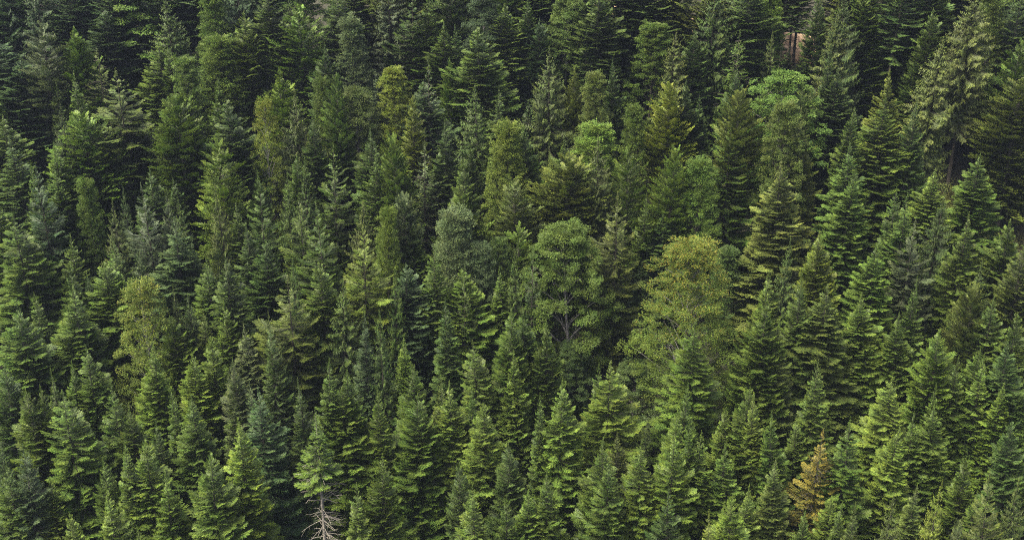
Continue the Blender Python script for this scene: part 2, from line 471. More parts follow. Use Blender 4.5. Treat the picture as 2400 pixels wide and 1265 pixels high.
# ------------------------------------------------------------------ the kinds of tree
PROTO = {
    # f: dense fir, upturned flat boughs
    'f': [conifer(11, 'cone'), conifer(12, 'cone', per=8, gap=0.47, irr=0.1), conifer(13, 'plump', gap=0.55, irr=0.2),
          conifer(14, 'slim', gap=0.49, irr=0.14), conifer(15, 'cone', gap=0.60, per=8, extra=4, e0=(32, -16), e1=(36, 12), irr=0.22),
          conifer(16, 'plump', gap=0.49, per=8, e0=(36, -6), e1=(40, 8)), conifer(17, 'column', gap=0.50, irr=0.22),
          conifer(18, 'cone', gap=0.55, per=7, e0=(32, -4), e1=(28, -6), irr=0.24),
          conifer(19, 'cone', gap=0.50, per=8, irr=0.3, miss=0.1, e0=(30, -18), e1=(34, 2)), conifer(20, 'plump', gap=0.47, per=8, irr=0.3, e0=(38, -2), e1=(36, 14)),
          conifer(23, 'slim', gap=0.44, per=8, irr=0.26, e0=(36, -12), e1=(34, 8)), conifer(24, 'column', gap=0.47, per=8, irr=0.32, miss=0.1, e0=(34, -14), e1=(38, 4))],
    # n: narrow young tree
    'n': [conifer(21, 'slim', gap=0.46, per=6, irr=0.12), conifer(22, 'slim', gap=0.52, per=6, extra=4, e0=(40, -16), e1=(36, 4), irr=0.18)],
    # s: spruce, arching boughs with hanging twigs and gaps between
    's': [conifer(31, 'cone', 'hang', gap=0.8, per=7, extra=5, e0=(30, -24), e1=(36, 26), bend=1.3, irr=0.2, miss=0.10, wood=0.02),
          conifer(32, 'slim', 'hang', gap=0.75, per=7, extra=5, e0=(34, -20), e1=(34, 18), irr=0.22, miss=0.10, wood=0.02),
          conifer(33, 'cone', 'flat', gap=0.9, per=7, extra=4, e0=(30, -28), e1=(36, 24), bend=1.2, irr=0.18, miss=0.10, wood=0.02)],
    # b: round-topped, feathery rising shoots
    'b': [conifer(41, 'dome', 'up', gap=0.6, per=8, extra=8, e0=(46, -4), e1=(56, 18), irr=0.2), conifer(42, 'round', 'up', gap=0.55, per=8, extra=9, e0=(44, -6), e1=(54, 22), irr=0.16),
          conifer(43, 'dome', 'up', gap=0.75, per=7, extra=7, e0=(44, -12), e1=(60, 14), irr=0.32, miss=0.12), conifer(44, 'plump', 'up', gap=0.6, per=8, extra=8, e0=(46, -2), e1=(56, 22), irr=0.26)],
    # h: old spruce hung with curtains of twigs, bare below
    'h': [conifer(51, 'column', 'hang', gap=0.55, per=8, extra=7, e0=(25, -30), e1=(20, 10), bend=0.9, irr=0.34, miss=0.10, wood=0.02, base=7.5),
          conifer(52, 'slim', 'hang', gap=0.5, per=8, extra=7, e0=(25, -30), e1=(10, 0), bend=0.9, irr=0.36, miss=0.12, wood=0.02, base=3.0)],
    # t: thinning tree with bare grey boughs showing
    't': [conifer(61, 'cone', 'thin', gap=0.8, per=6, extra=3, e0=(30, -18), e1=(34, 14), irr=0.24, miss=0.10, bare=26, bare_from=9.0, wood=0.03),
          conifer(62, 'slim', 'thin', gap=0.8, per=6, extra=3, e0=(50, -20), e1=(46, 10), irr=0.24, miss=0.10, bare=22, bare_from=8.5, wood=0.03)],
    # p: tall bare trunk, crown only high up
    'p': [conifer(71, 'slim', 'flat', gap=0.6, per=6, extra=5, base=11.5, e0=(50, -10), e1=(50, 8), irr=0.25)],
    # q: fir whose lower half is a bare pale trunk with dead branches
    'q': [conifer(81, 'cone', 'flat', gap=0.52, per=8, extra=6, base=15.4, tr=0.34, irr=0.14, bare=120, bare_from=5.0, bare_len=2.4)],
    # d: beech in flat layers; y: loose yellow-green beech; m: clumpy maple; w: drooping tall broadleaf
    'd': [broadleaf(91, 21, 4.7, 0.12, 56, 14, 0.19, 1.0, 0.12, fresh=0.14, clump=0.9, n=84), broadleaf(92, 20, 4.3, 0.14, 48, 14, 0.19, 0.95, 0.2, fresh=0.08, clump=0.9, n=84)],
    'y': [broadleaf(93, 25, 6.2, 0.06, 120, 10, 0.17, 1.4, -0.12, fresh=0.15, n=64, clump=0.52, cone=0.52, wedge=0.55, amber=(0.55, 0.5)),
          broadleaf(94, 21, 4.6, 0.10, 70, 9, 0.17, 1.25, -0.14, fresh=0.2, n=56, clump=0.5, cone=0.66, wedge=0.5, amber=(0.6, 0.2))],
    'm': [broadleaf(95, 18, 4.6, 0.12, 44, 13, 0.19, 0.85, 0.12, top=0.45, fresh=0.2, n=76, clump=0.75)],
    'w': [broadleaf(96, 22, 3.4, 0.2, 26, 13, 0.25, 0.9, 0.45, top=0.6, fresh=0.2, n=50, narrow_top=0.35, clump=0.8)],
}
PROTO['a'] = [conifer(25, 'cone', gap=0.66, per=6, extra=4, miss=0.14, irr=0.22, bare=14, bare_from=9.0, amber=(0.45, 1.0))]
PROTO['r'] = [broadleaf(97, 22, 4.2, 0.12, 96, 12, 0.17, 1.1, -0.30, fresh=0.2, n=56, clump=0.42, cone=0.85, wedge=0.45, bark=M_BARK),
              broadleaf(98, 22, 4.0, 0.12, 90, 12, 0.17, 1.0, -0.22, fresh=0.18, n=56, clump=0.44, cone=0.7, wedge=0.45, bark=M_BARK),
              broadleaf(99, 22, 3.8, 0.12, 90, 12, 0.19, 1.1, -0.38, fresh=0.16, n=40, clump=0.42, cone=1.0, wedge=0.45, bark=M_BARK)]
PROTO['q'][0]['trunk'].materials[0] = M_DEAD

#COLOURS
COL = {
    'D': (0.040, 0.067, 0.015), 'M': (0.054, 0.088, 0.015), 'L': (0.074, 0.116, 0.018), 'Y': (0.088, 0.120, 0.017),
    'O': (0.061, 0.084, 0.017), 'B': (0.041, 0.070, 0.024), 'G': (0.060, 0.084, 0.032), 'A': (0.066, 0.074, 0.016),
    'V': (0.064, 0.114, 0.018), 'K': (0.080, 0.114, 0.016), 'H': (0.060, 0.079, 0.017),
}
# u v = where the tip stands in the photo (its pixels), w = crown width there, kind, colour | label | short name used by its neighbours
CATALOGUE = """
-14 80 125 f B
35 132 108 f B|tall blue-green fir near the picture's left edge, below the hazy beeches|the hazy blue-green fir
20 -50 120 b B
112 -60 150 d B|bluish hazy beech in the upper left corner, its pale trunk showing|the hazy corner beech
206 -85 120 w B
85 58 112 b G|greyish round-topped tree standing under the hazy corner beech
160 66 92 b V|bright light green round-topped tree standing out in the upper left|the bright green round top
198 92 70 b M
232 115 92 t O|brownish olive thinning tree with grey twigs beside the bright green round top|the thinning olive tree
238 30 100 f B
300 -40 120 w V|light green drooping broadleaf tree at the top edge with hanging sprays|the drooping light green tree
400 -5 110 s M
368 95 78 f M|tall dark fir with upturned tips uphill of the wide lit fir
393 102 50 f M
432 132 88 b M
490 -25 90 b M
525 8 52 n M
567 27 66 f L|pointed fresh green fir close to the top edge, slimmer than its neighbours|the fresh green pointed fir
588 -15 70 f D
628 -20 85 f D
512 84 120 b M|broad rounded dull green tree below the fresh green pointed fir|the broad dull green tree
596 100 46 n D
624 112 44 n D
580 150 48 n D
507 185 42 n M
510 225 66 f M
540 238 92 f D
118 195 46 n D
277 160 112 s O|olive spruce with spreading arched boughs and a visible grey trunk|the spreading olive spruce
136 240 60 s D
165 170 62 f M
197 268 140 b L|large light green tree with ragged fanned boughs and a pale pointed tip|the large light green tree
410 247 128 b M|wide rounded green fir with layered boughs left of the grey-green feathery tree|the wide layered fir
507 328 108 b L|feathery grey-green rounded tree right of the wide layered fir|the feathery grey-green tree
125 330 62 f M
2 275 92 f M
40 315 82 f D
68 380 52 f M
137 398 78 f M
343 395 60 f D
612 232 66 y K|slender bright yellow-green tree, the brightest in the upper left half|the slender yellow-green tree
643 163 88 b L|light green bushy-topped tree just uphill of the slender yellow-green tree|the bushy light green top
0 212 44 f M
300 255 60 f D
600 400 42 f M
682 -12 52 f D
709 10 112 b L|big feathery round-headed green tree at the top edge|the big feathery round head
640 36 42 n D
763 98 56 f D
827 40 90 b G|pale grey-green ragged tree with a narrow top and bare twigs below|the pale ragged tree
795 -25 112 f D
908 -45 130 s G|tall greyish spruce with long arched boughs and visible trunk, at the top edge|the tall greyish spruce
958 -22 72 s D
1000 -10 70 f M
1040 52 60 f M
1080 0 46 f M
1075 60 56 f D
1130 -25 84 d B
1130 68 95 f M|tall olive-tinged fir left of the tallest pointed fir at the top
1188 8 98 f M|tall pointed conical fir reaching almost to the top edge, right of centre top|the tall pointed fir
1237 -2 52 f D
1093 112 34 n M
1058 138 62 b M
1000 132 42 t G
705 150 44 n D
697 213 90 s O
752 178 58 b M
790 182 64 b M
832 206 96 d O|rounded olive broadleaf with a bright yellow fringe along its arched top|the yellow-fringed arch
885 165 34 n G
935 155 88 b Y|yellow-green fan-topped tree beside a dark fir in the upper middle|the yellow-green fan top
965 225 48 f Y
990 190 84 f B|tall dark blue-green fir directly right of the yellow-green fan top|the tall dark fir
1122 200 92 s M|pale-boughed spruce with a clear herringbone of arched boughs round its trunk|the herringbone spruce
1172 210 64 f D
870 300 54 f D
786 240 62 f D
738 262 56 f D
770 335 66 s M
685 365 54 f M
722 372 50 f M
870 360 68 f M
946 335 78 b L
987 340 84 t G|half-dead fir with a fan of bare pale grey twigs on its right side|the half-dead grey fir
1080 370 60 f M
1098 336 44 f D
1183 284 108 b Y|wide sunlit yellow-green tree left of its slightly darker twin top|the sunlit twin tops
1208 290 84 f M
1204 420 116 b O|rounded olive tree with a bright yellow tip, left of the big olive dome|the yellow-tipped dome
1040 285 66 f D
1290 110 84 s O|tall olive spruce with a long narrow point above the pale spiky tree|the long-pointed olive spruce
1320 -15 92 d L|light green beech with flat layered sprays at the top edge|the layered top-edge beech
1232 40 34 n D
1256 45 48 f B
1378 75 48 n D
1402 -25 92 f D
1465 -150 84 p D|tall dark tree with a long bare pale trunk beneath its crown at the top edge|the bare-trunked tree
1512 -25 84 f D
1530 52 112 b M|broad green tree with a pale crest, below a scrap of reddish track|the broad crested tree
1566 75 84 s O|brownish spruce with drooping dark boughs, right of the broad crested tree|the brownish drooping spruce
1600 -25 76 f D
1680 -45 92 s M
1730 70 64 t M
1800 -25 84 b L
1815 76 54 s O
1437 140 44 f D
1350 165 66 b O
1401 168 82 b O|pale olive tree with two thin spiky shoots at its tip|the pale spiky tree
1485 245 70 b M
1570 205 96 b Y|yellow-crowned conical tree with bright tip, right of upper centre|the yellow-crowned cone
1650 228 44 n D
1735 145 48 f M
1713 152 44 f D
1724 234 92 b O|pale yellow-olive fan-topped tree behind a slim arched spruce|the pale olive fan top
1710 292 84 s M
1243 235 38 n D
1240 290 60 f M
1392 285 124 b L|wide rounded light green tree with two shoulders, right of the sunlit twin tops|the wide shouldered tree
1404 320 82 s O
1320 315 48 f M
1476 345 78 b M
1568 350 84 b L
1638 375 100 b M
1344 378 140 b O|big smooth olive dome, the widest rounded crown near the centre|the big olive dome
1615 188 54 f D
1838 163 165 m V 23|bright green clumpy maple-like broadleaf in the upper right|the bright clumpy broadleaf
1852 -170 74 p D
1876 -150 70 p D
1922 -12 46 f D
1945 20 84 s O|olive leaning spruce beside the reddish bank in the upper right|the olive bank spruce
1990 -25 66 s D
2030 -10 80 f M
2036 0 62 f D
2135 -25 52 b D
2178 20 60 f M
2203 -35 84 f D
2288 -15 100 h H|tall old spruce hung with moss-green curtains, its bare brown trunk showing below|the tall curtained spruce
2340 -30 84 b O
2388 -12 74 f D
2388 100 100 b M
2196 88 100 h H|old spruce hung with curtains, left of and shorter than the tallest curtained one|the shorter curtained spruce
2095 165 62 f Y|fir with a bright yellow-green tip left of the shorter curtained spruce|the bright-tipped fir
2080 226 90 f M
1960 160 76 f D
1995 250 66 f M
2003 335 80 f M
1988 395 88 f M|dense dark green fir of regular shape in the right half, behind the amber-olive fir|the dense regular fir
1842 240 100 b O|tall rugged olive tree directly below the bright clumpy broadleaf|the rugged olive tree
1880 255 78 s O
1885 190 44 f M
1836 385 118 f O|broad olive cone downhill of the rugged olive tree|the broad olive cone
2188 398 82 f L|light green flat-boughed fir with a bare lower trunk beside yellowish grass|the flat-boughed fir
2298 360 76 f M|fir with tiered flat boughs right of the yellowish grass gap|the tiered fir
2396 190 130 b O
1790 70 44 s O 17
2150 225 48 f D
-5 450 74 f M
38 510 112 f M|large full fir on the left edge with light upturned tips|the large left-edge fir
85 385 66 s B|dark drooping spruce with a visible trunk on the left
200 420 66 b M
263 470 58 s O
285 440 46 s D
342 430 72 s G|grey-green spruce with a soft rounded point uphill of the frosted dark fir|the grey-green spruce
374 448 52 s G
405 420 46 n D
417 465 62 s M
398 517 102 f B|dark fir with frosty-looking bright tips, full and regular|the frosted dark fir
150 550 56 f M
160 620 46 f M
198 638 46 f D
263 562 66 f M
247 612 94 f M
315 595 46 f D
332 660 130 y K 24|yellow-green loose broadleaf among dark firs on the left|the loose yellow-green broadleaf
480 608 80 f M
530 590 86 f D
524 430 58 s O
552 480 78 f M
600 428 74 s M|spruce with hanging boughs and a pale trunk, left of centre|the pale-trunked spruce
588 525 70 f D
614 570 70 f D
418 655 36 s O
445 690 42 f D
90 685 66 f M
155 668 88 f M
30 700 52 f D
38 730 104 f M
410 735 62 f M
472 725 52 f O
530 710 58 f L
580 762 66 f G
350 795 62 f L
205 815 66 f M
485 795 62 f L|small fresh green fir, brightest of the group downhill of the loose yellow-green broadleaf
450 820 84 f L
545 835 60 f M
635 725 50 s O
445 560 54 f D
664 410 62 s M
702 460 80 s M
718 402 56 s M
760 480 82 s M|tall green spruce with short drooping boughs, left of the olive-gold spruce|the short-boughed spruce
848 472 66 s O
893 487 64 b L
948 473 92 b G|light grey-green rounded fir left of the silvery tree|the light grey-green fir
966 525 66 f M
1062 488 128 b G|silvery grey feathery tree just left of centre|the silvery tree
1130 565 84 b G
1092 452 110 b M
838 528 92 s Y|olive-gold spruce with arched boughs near the centre left|the olive-gold spruce
681 595 42 s D
758 612 80 f M
675 645 118 s O|broad spruce with wide spreading arched boughs in the lower left centre|the broad arched spruce
787 660 90 s M|green spruce with a visible trunk right of the broad arched spruce|the green arched spruce
940 620 84 f B
1008 573 80 f M
915 628 36 s M
890 725 64 s M
1082 622 42 s M
1092 635 90 f L|bright green narrow fir in the centre with one reddish dead twig|the bright narrow fir
1184 625 62 f M
1210 590 58 s M
1216 530 84 b L
1194 720 62 f M
1234 730 78 f M
1130 795 80 f M
945 790 66 f L
1208 820 52 f L
1168 555 54 b D
850 725 54 f B
630 745 50 f D
1048 700 70 f D
1342 520 150 d L 24|bright layered beech in the centre with yellow-lit leaf tiers|the bright layered beech
1243 580 62 t D|dying dark spruce with bare brown lower boughs left of the bright layered beech|the dying dark spruce
1447 450 84 s O|olive-brown spruce with a brown trunk, right of the big olive dome|the olive-brown spruce
1512 455 48 f M
1553 503 84 f D 17
1622 568 200 y K 27|very large yellow-green beech with amber leaf tips, right of centre|the very large yellow-green beech
1700 578 82 b D 15
1785 635 66 f M
1282 757 58 f M
1626 755 100 f M|large green fir standing right in front of the very large yellow-green beech|the large fir before the beech
1795 698 76 f M
1828 755 62 f O
1500 612 82 s D 13
1838 558 68 s M
1927 540 62 f K|slim amber-olive fir with light tiers, right half|the amber-olive fir
1885 640 62 f M
1940 670 116 f O|broad olive cone with a sharp point, downhill of the amber-olive fir|the sharp olive cone
2050 570 106 f M|large bright-sided fir in the right half|the large bright-sided fir
2028 685 78 f M
2144 508 66 s G|grey-olive narrow spruce with ragged hanging boughs|the ragged grey-olive spruce
2105 442 58 f M
2128 452 62 f M
2266 503 70 f M
2370 515 80 f M
2396 580 84 f O
2140 660 48 f M
2115 735 68 f M
2200 770 80 f L
2286 688 82 b O
2332 692 74 f M
2397 740 64 f M
2310 830 58 f L
2205 450 58 s D
2300 615 64 f D
-4 860 76 f D
153 850 56 f M
122 862 46 f M
75 915 78 f M
95 903 46 f M
145 922 118 f M|large full dark fir in the lower left with a long ragged outline|the large ragged fir
270 885 62 f M
305 950 62 f M
275 1030 56 f L
330 1035 84 f L
355 985 46 f D
415 912 56 f M
460 918 78 f M
552 840 58 f G
592 895 58 f G
562 970 92 f L|yellow-tipped fir with a full cone in the lower left|the yellow-tipped fir
480 1060 92 f M|bright-sided fir at the bottom with a bare lower trunk|the bottom bright-sided fir
303 1088 62 f B|dark blue-green fir with pale tips at the bottom left
383 1115 78 f L
243 1130 62 f L
105 1120 68 f L
165 1205 52 f L
35 1045 62 f B
5 1080 74 f M
0 1010 52 f D
240 1070 42 f M
315 1238 38 f L
610 905 84 f B
748 850 80 f M
718 870 56 f D
803 860 62 f M
806 908 94 f M
742 958 104 q M|fir with a living top and a long bare pale trunk of dead grey branches|the bare-legged fir
875 1065 64 f M|bright-tipped slim fir right of the bare-legged fir
830 1130 62 f M
895 910 58 f M
970 858 58 f M
976 925 88 f M
1035 895 46 f O
1066 885 74 f L
1115 895 42 f M
1130 950 80 f L|slim fir with bright frosted tips in the bottom middle|the bright frosted fir
1200 1040 64 f D
1075 1085 52 f D
1118 1135 64 f L
1228 1140 66 f L
1190 1162 46 f M
1310 885 70 f L
1270 920 44 f M
1425 843 100 f L|bright green fir with wide flat tiers, standing clear of the dark gap below the beeches|the wide-tiered fir
1403 852 48 f M
1598 895 58 f M
1575 960 58 f L
1636 980 58 f M
1690 950 48 f L
1750 915 74 f M
1780 900 58 f Y|golden narrow fir behind a green one, lower right
1735 980 64 f L
1415 1015 68 f M
1456 1010 46 f O
1500 1015 78 f M
1575 1030 84 f L
1635 1008 62 f L
1705 1045 68 f M
1425 1070 74 f M
1285 1095 68 f M|dark regular fir beside a patch of bare reddish ground at the bottom|the bottom regular fir
1570 1145 66 f D
1745 1135 62 f L
1715 1165 78 f L
1688 1210 72 f Y
1830 1085 92 f O|pale olive fir with a brownish lower crown, left of the amber fir|the pale olive fir
1837 968 62 f M
1875 972 52 f M
1920 845 86 f M|fir with silvery bright tips standing alone in the lower right|the silvery-tipped fir
2085 875 92 f L|full light green fir with silvery tiers uphill of a close group of firs|the full light green fir
1918 1012 84 a A 24|small amber-orange discoloured fir, the only one of its colour|the amber-orange fir
2000 980 86 f M
2073 1000 98 f L
2150 975 64 f M
2205 945 76 f M
2190 900 48 f M
2240 838 60 f M
2302 830 80 f M
2350 895 76 f L
2382 800 84 f D
1955 1172 56 f M
1880 1200 46 f M
1955 1175 74 f L
2005 1185 52 f O
2135 1140 86 f O
2190 1125 74 s Y|olive-gold spruce at the bottom right with mossy arched boughs round its trunk|the mossy arched spruce
2270 1085 64 f M
2290 1145 44 f M
2355 1105 70 s O
2402 1135 64 s O
2255 1230 54 b G
2398 985 62 f D
2085 1160 80 s O
-74 -72 91 b B
-22 -160 98 s B
4 -88 109 s B
59 -162 91 f B
80 -92 107 s B
148 -156 81 b B
148 -60 104 f B
211 -154 106 s B
246 -59 93 f B
312 -185 84 f B
316 -66 103 f B
364 -148 97 b B
412 -70 107 f B
466 -140 100 f B
497 -83 96 b B
528 -154 86 b B
550 -93 94 s B
579 -149 92 f B
615 -78 92 f B
655 -159 81 b B
710 -55 109 b D
786 -174 82 b D
823 -51 88 f D
847 -141 90 f D
898 -81 93 b O
923 -160 96 b M
950 -63 87 f O
1019 -163 96 f O
1059 -84 91 b D
1046 -158 93 f M
1123 -98 81 f M
1135 -167 97 f D
1180 -84 91 b M
1215 -171 103 f D
1255 -88 104 f M
1287 -168 100 f M
1369 -66 86 f D
1373 -157 106 s M
1406 -93 95 f M
1478 -148 85 f M
1517 -67 104 f D
1534 -164 105 s M
1585 -85 97 f O
1597 -189 108 b O
1659 -50 101 f O
1713 -156 95 f M
1755 -56 105 f D
1790 -187 107 b D
1990 -55 97 f O
2020 -181 88 f O
2020 -54 83 f M
2111 -162 80 p D
2108 -93 80 p D
2148 -176 106 f D
2201 -71 92 f D
2228 -163 92 s M
2295 -99 81 f D
2297 -186 109 f O
2347 -84 90 s M
2389 -180 89 f D
2439 -64 91 f D
2449 -166 99 b O
1948 100 44 f D
1780 -190 90 f D
1840 -215 84 p D
1895 -200 84 p D
1745 -80 84 s D
1700 60 50 f D
1630 70 60 f D
1490 850 95 d D 12
1545 930 60 s D 13
1335 800 70 d D 12
1852 112 36 n D 12
1884 122 34 n M 12
"""
rng = random.Random(7)
KIND = {'f': ('fir_tree', 'fir'), 'n': ('fir_tree', 'fir'), 's': ('spruce_tree', 'spruce'), 'b': ('round_topped_tree', 'tree'), 'r': ('round_topped_tree', 'tree'),
        'h': ('spruce_tree', 'spruce'), 't': ('thinning_tree', 'spruce'), 'p': ('spruce_tree', 'spruce'), 'q': ('fir_tree', 'fir'), 'a': ('fir_tree', 'fir'),
        'd': ('broadleaf_tree', 'broadleaf tree'), 'y': ('broadleaf_tree', 'broadleaf tree'), 'm': ('broadleaf_tree', 'broadleaf tree'),
        'w': ('broadleaf_tree', 'broadleaf tree')}
GROUP = {'fir_tree': 'firs of the forest slope', 'spruce_tree': 'spruces of the forest slope', 'round_topped_tree': 'round-topped trees of the forest slope',
         'thinning_tree': 'thinning trees with bare boughs', 'broadleaf_tree': 'broadleaf trees among the conifers'}
HM = {'f': (20, 25), 'n': (17, 21), 's': (22, 26), 'b': (20, 25), 'r': (20, 25), 'h': (27, 30), 't': (21, 25), 'p': (27, 29), 'q': (26, 26), 'a': (23, 24), 'd': (20, 22),
      'y': (22, 26), 'm': (17, 18), 'w': (22, 24)}
LOOK = {'H': 'dark olive', 'D': 'dark green', 'M': 'mid green', 'L': 'light green', 'Y': 'yellow-green', 'O': 'olive', 'B': 'dark blue-green', 'G': 'grey-green',
        'A': 'amber', 'V': 'bright green', 'K': 'yellow-green'}
NOUN = {'f': 'fir', 'n': 'young fir', 's': 'drooping spruce', 'b': 'round-topped tree', 'r': 'round-topped tree', 'h': 'old spruce', 't': 'thinning spruce', 'p': 'bare-trunked spruce',
        'q': 'fir', 'a': 'fir', 'd': 'beech', 'y': 'broadleaf tree', 'm': 'broadleaf tree', 'w': 'drooping broadleaf tree'}
REL = ['right of', 'uphill right of', 'straight uphill of', 'uphill left of', 'left of', 'downhill left of', 'straight downhill of', 'downhill right of']
ORD = ['', 'second', 'third', 'fourth', 'fifth', 'sixth', 'seventh', 'eighth']

trees = []
for line in CATALOGUE.strip().splitlines():
    part = line.split('|')
    u, v, w, k, c, hh = (part[0].split() + ['0'])[:6]
    trees.append(dict(u=float(u), v=float(v), w=float(w), k=k, c=c, h=float(hh), label=part[1].strip() if len(part) > 1 else None,
                      mark=part[2].strip() if len(part) > 2 else None))

kr = random.Random(12)
for t in trees:
    if t['k'] == 'b' and kr.random() < 0.42: t['k'] = 'r'

def sector(a, b):
    """Which way b lies from a in the view (0 = right, counted towards uphill)."""
    return int(round(math.atan2(-(b['v'] - a['v']), b['u'] - a['u']) / (math.pi / 4))) % 8

marks = [t for t in trees if t['mark']]
used = {t['label'] for t in trees if t['label']}
for t in trees:
    if t['label']: continue
    size = ('slim ' if t['w'] < 52 else 'broad ' if t['w'] > 88 else '')
    for m in sorted(marks, key=lambda m: math.hypot(m['u'] - t['u'], m['v'] - t['v'])):
        s = sector(m, t)
        dist = math.hypot(m['u'] - t['u'], m['v'] - t['v'])
        rank = sum(1 for o in trees if o is not t and o is not m and sector(m, o) == s and math.hypot(m['u'] - o['u'], m['v'] - o['v']) < dist)
        if rank > 7: continue
        lab = (ORD[rank] + ' tree ' if rank else 'nearest tree ') + REL[s] + ' ' + m['mark'] + ', a ' + size + LOOK[t['c']] + ' ' + NOUN[t['k']]
        lab = lab.replace(', a olive', ', an olive').replace(', a amber', ', an amber')
        if lab not in used and len(lab.split()) <= 16: break
    used.add(lab); t['label'] = lab

def link(name, data, parent=None):
    o = bpy.data.objects.new(name, data); C.objects.link(o)
    if parent is not None: o.parent = parent
    return o

PARTS = {}                                       # first object of each prototype part, copied for every further tree
def plant(name, proto_key, idx, loc, rot, sx, sz, col, lean=(0, 0)):
    pr = PROTO[proto_key][idx]
    root = link(name, None)
    root.empty_display_size = 0.5
    root.location = loc
    root.rotation_euler = (lean[0], lean[1], 0)
    root.scale = (sx, sx, sz)
    for part in ('trunk', 'crown'):
        if part not in pr: continue
        key = (proto_key, idx, part)
        if key in PARTS:
            o = PARTS[key].copy(); C.objects.link(o)
        else:
            o = link(part, pr[part]); PARTS[key] = o
        o.name = part
        o.parent = root
        o.rotation_euler = (0, 0, rot)
        if part == 'crown': o.color = (*col, 1)
    return root

WREF = {'f': 2.35, 'n': 1.75, 's': 2.3, 'b': 3.0, 'r': 3.8, 'h': 2.2, 't': 2.2, 'p': 1.9, 'q': 2.6, 'a': 2.35, 'd': 4.4, 'y': 4.9, 'm': 4.3, 'w': 3.2}
last = {}
for t in trees:
    k = t['k']
    lo, hi = HM[k]
    h = rng.uniform(lo, hi)
    if k in 'fnsbr': h *= 0.86 + 0.14 * min(1.3, t['w'] / 80.0)
    if t['h']: h = t['h']
    x, y, depth = stand(t['u'], t['v'], h)
    half = t['w'] / 2 * depth / F_PX
    opts = PROTO[k]
    i = rng.randrange(len(opts))
    if len(opts) > 1 and last.get(k) == i: i = (i + 1) % len(opts)
    last[k] = i
    if k == 'y': i = 0 if t['w'] > 180 else 1
    if k == 'h': i = 0 if t['u'] > 2250 else 1
    sz = h / opts[i]['H']
    ref = WREF[k] if 'R' not in opts[i] else opts[i]['R'] * 0.88
    sx = min(2.0, max(0.55, 1.17 * half / ref))
    c = np.array(COL[t['c']]) * rng.uniform(0.88, 1.14) * np.array([rng.uniform(0.93, 1.05), 1.0, rng.uniform(0.9, 1.12)])
    if k == 's': c = c * 0.88
    if k in 'br': c = c * 1.18
    if k == 'd': c = c * 0.85
    lean = (R(rng.gauss(0, 1.2)), R(rng.gauss(0, 1.2)))
    nm, cat = KIND[k]
    root = plant(nm, k, i, (x, y, float(terrain(x, y)) - 0.15), rng.uniform(0, 6.283), sx, sz, c, lean)
    root['label'] = t['label']; root['category'] = cat; root['group'] = GROUP[nm]
    t['xy'] = (x, y)

# ------------------------------------------------------------------ snag: grey broken trunk in the clearing
x, y, d = stand(2240, 688, 10.5)
tb = Tubes(); bb = Tubes()
pts = np.array([[0, 0, -0.3], [0.05, 0, 2.5], [0.1, 0.05, 5.5], [0.3, 0.05, 8.2], [0.62, 0.1, 10.5]])
tb.add(pts, [0.26, 0.22, 0.18, 0.14, 0.05], 8)
tb.add(np.array([[0.58, 0.1, 10.2], [0.3, 0.05, 10.45], [0.1, 0, 10.35]]), [0.1, 0.07, 0.03], 5)
sr = random.Random(5)
for q in range(14):
    z = sr.uniform(2.5, 8.5); a = sr.uniform(0, 6.28); l = sr.uniform(0.5, 1.5)
    p0 = np.array([np.interp(z, pts[:, 2], pts[:, 0]), 0.03, z])
    p1 = p0 + np.array([math.cos(a), math.sin(a), sr.uniform(-0.4, 0.2)]) * l
    bb.add(np.array([p0, (p0 + p1) / 2 + [0, 0, 0.05], p1]), [0.05, 0.035, 0.015], 4)
sn = link('dead_snag', None); sn.location = (x, y, float(terrain(x, y)))
link('trunk', tb.mesh('snag_trunk', M_DEAD), sn); link('branches', bb.mesh('snag_branches', M_DEAD), sn)
sn['label'] = 'broken grey dead trunk without needles in the small clearing at right'; sn['category'] = 'dead tree'

# ------------------------------------------------------------------ ground, track, undergrowth
n = 261
gx = np.linspace(-650, 650, n); gy = np.linspace(-350, 950, n)
X, Y = np.meshgrid(gx, gy)
Z = terrain(X, Y)
V = np.stack([X, Y, Z], 2).reshape(-1, 3)
ii = (np.arange(n - 1)[:, None] * n + np.arange(n - 1)[None, :]).reshape(-1)
F = np.stack([ii, ii + 1, ii + n + 1, ii + n], 1)
g = link('forest_floor', raw_mesh('forest_floor', V, F, ground_material(), smooth=True)); g['kind'] = 'structure'

tp = [stand(u, v, 0.0)[:2] for u, v in ((1380, 40), (1470, 62), (1560, 82), (1700, 104), (1858, 122), (1990, 150), (2090, 178), (2200, 205), (2330, 225), (2450, 240))]
tp = np.array(tp)
s = np.linspace(0, len(tp) - 1, 90)
cx = np.interp(s, np.arange(len(tp)), tp[:, 0]); cy = np.interp(s, np.arange(len(tp)), tp[:, 1])
kk = np.ones(9) / 9
cx = np.convolve(np.pad(cx, 4, 'edge'), kk, 'valid'); cy = np.convolve(np.pad(cy, 4, 'edge'), kk, 'valid')
rows_ = []
nr = np.random.default_rng(3)
for off, dz in ((-2.4, 0.05), (-1.8, 0.45), (0, 0.5), (1.8, 0.55), (3.0, 2.1), (4.6, 0.12)):
    # across the slope: outer edge, roadway, cut bank on the uphill side
    yy = cy + off + nr.normal(0, 0.25, 90)
    zz = terrain(cx, cy) + (off * TA if off in (-2.4, 4.6) else (min(off, 1.8) * 0.1 - (0.0))) + dz
    zz = np.maximum(zz, terrain(cx, yy) + 0.08)
    rows_.append(np.stack([cx, yy, zz], 1))
G = np.stack(rows_, 1)
m_ = G.shape[1]
ii = (np.arange(89)[:, None] * m_ + np.arange(m_ - 1)[None, :]).reshape(-1)
F = np.stack([ii, ii + m_, ii + m_ + 1, ii + 1], 1)
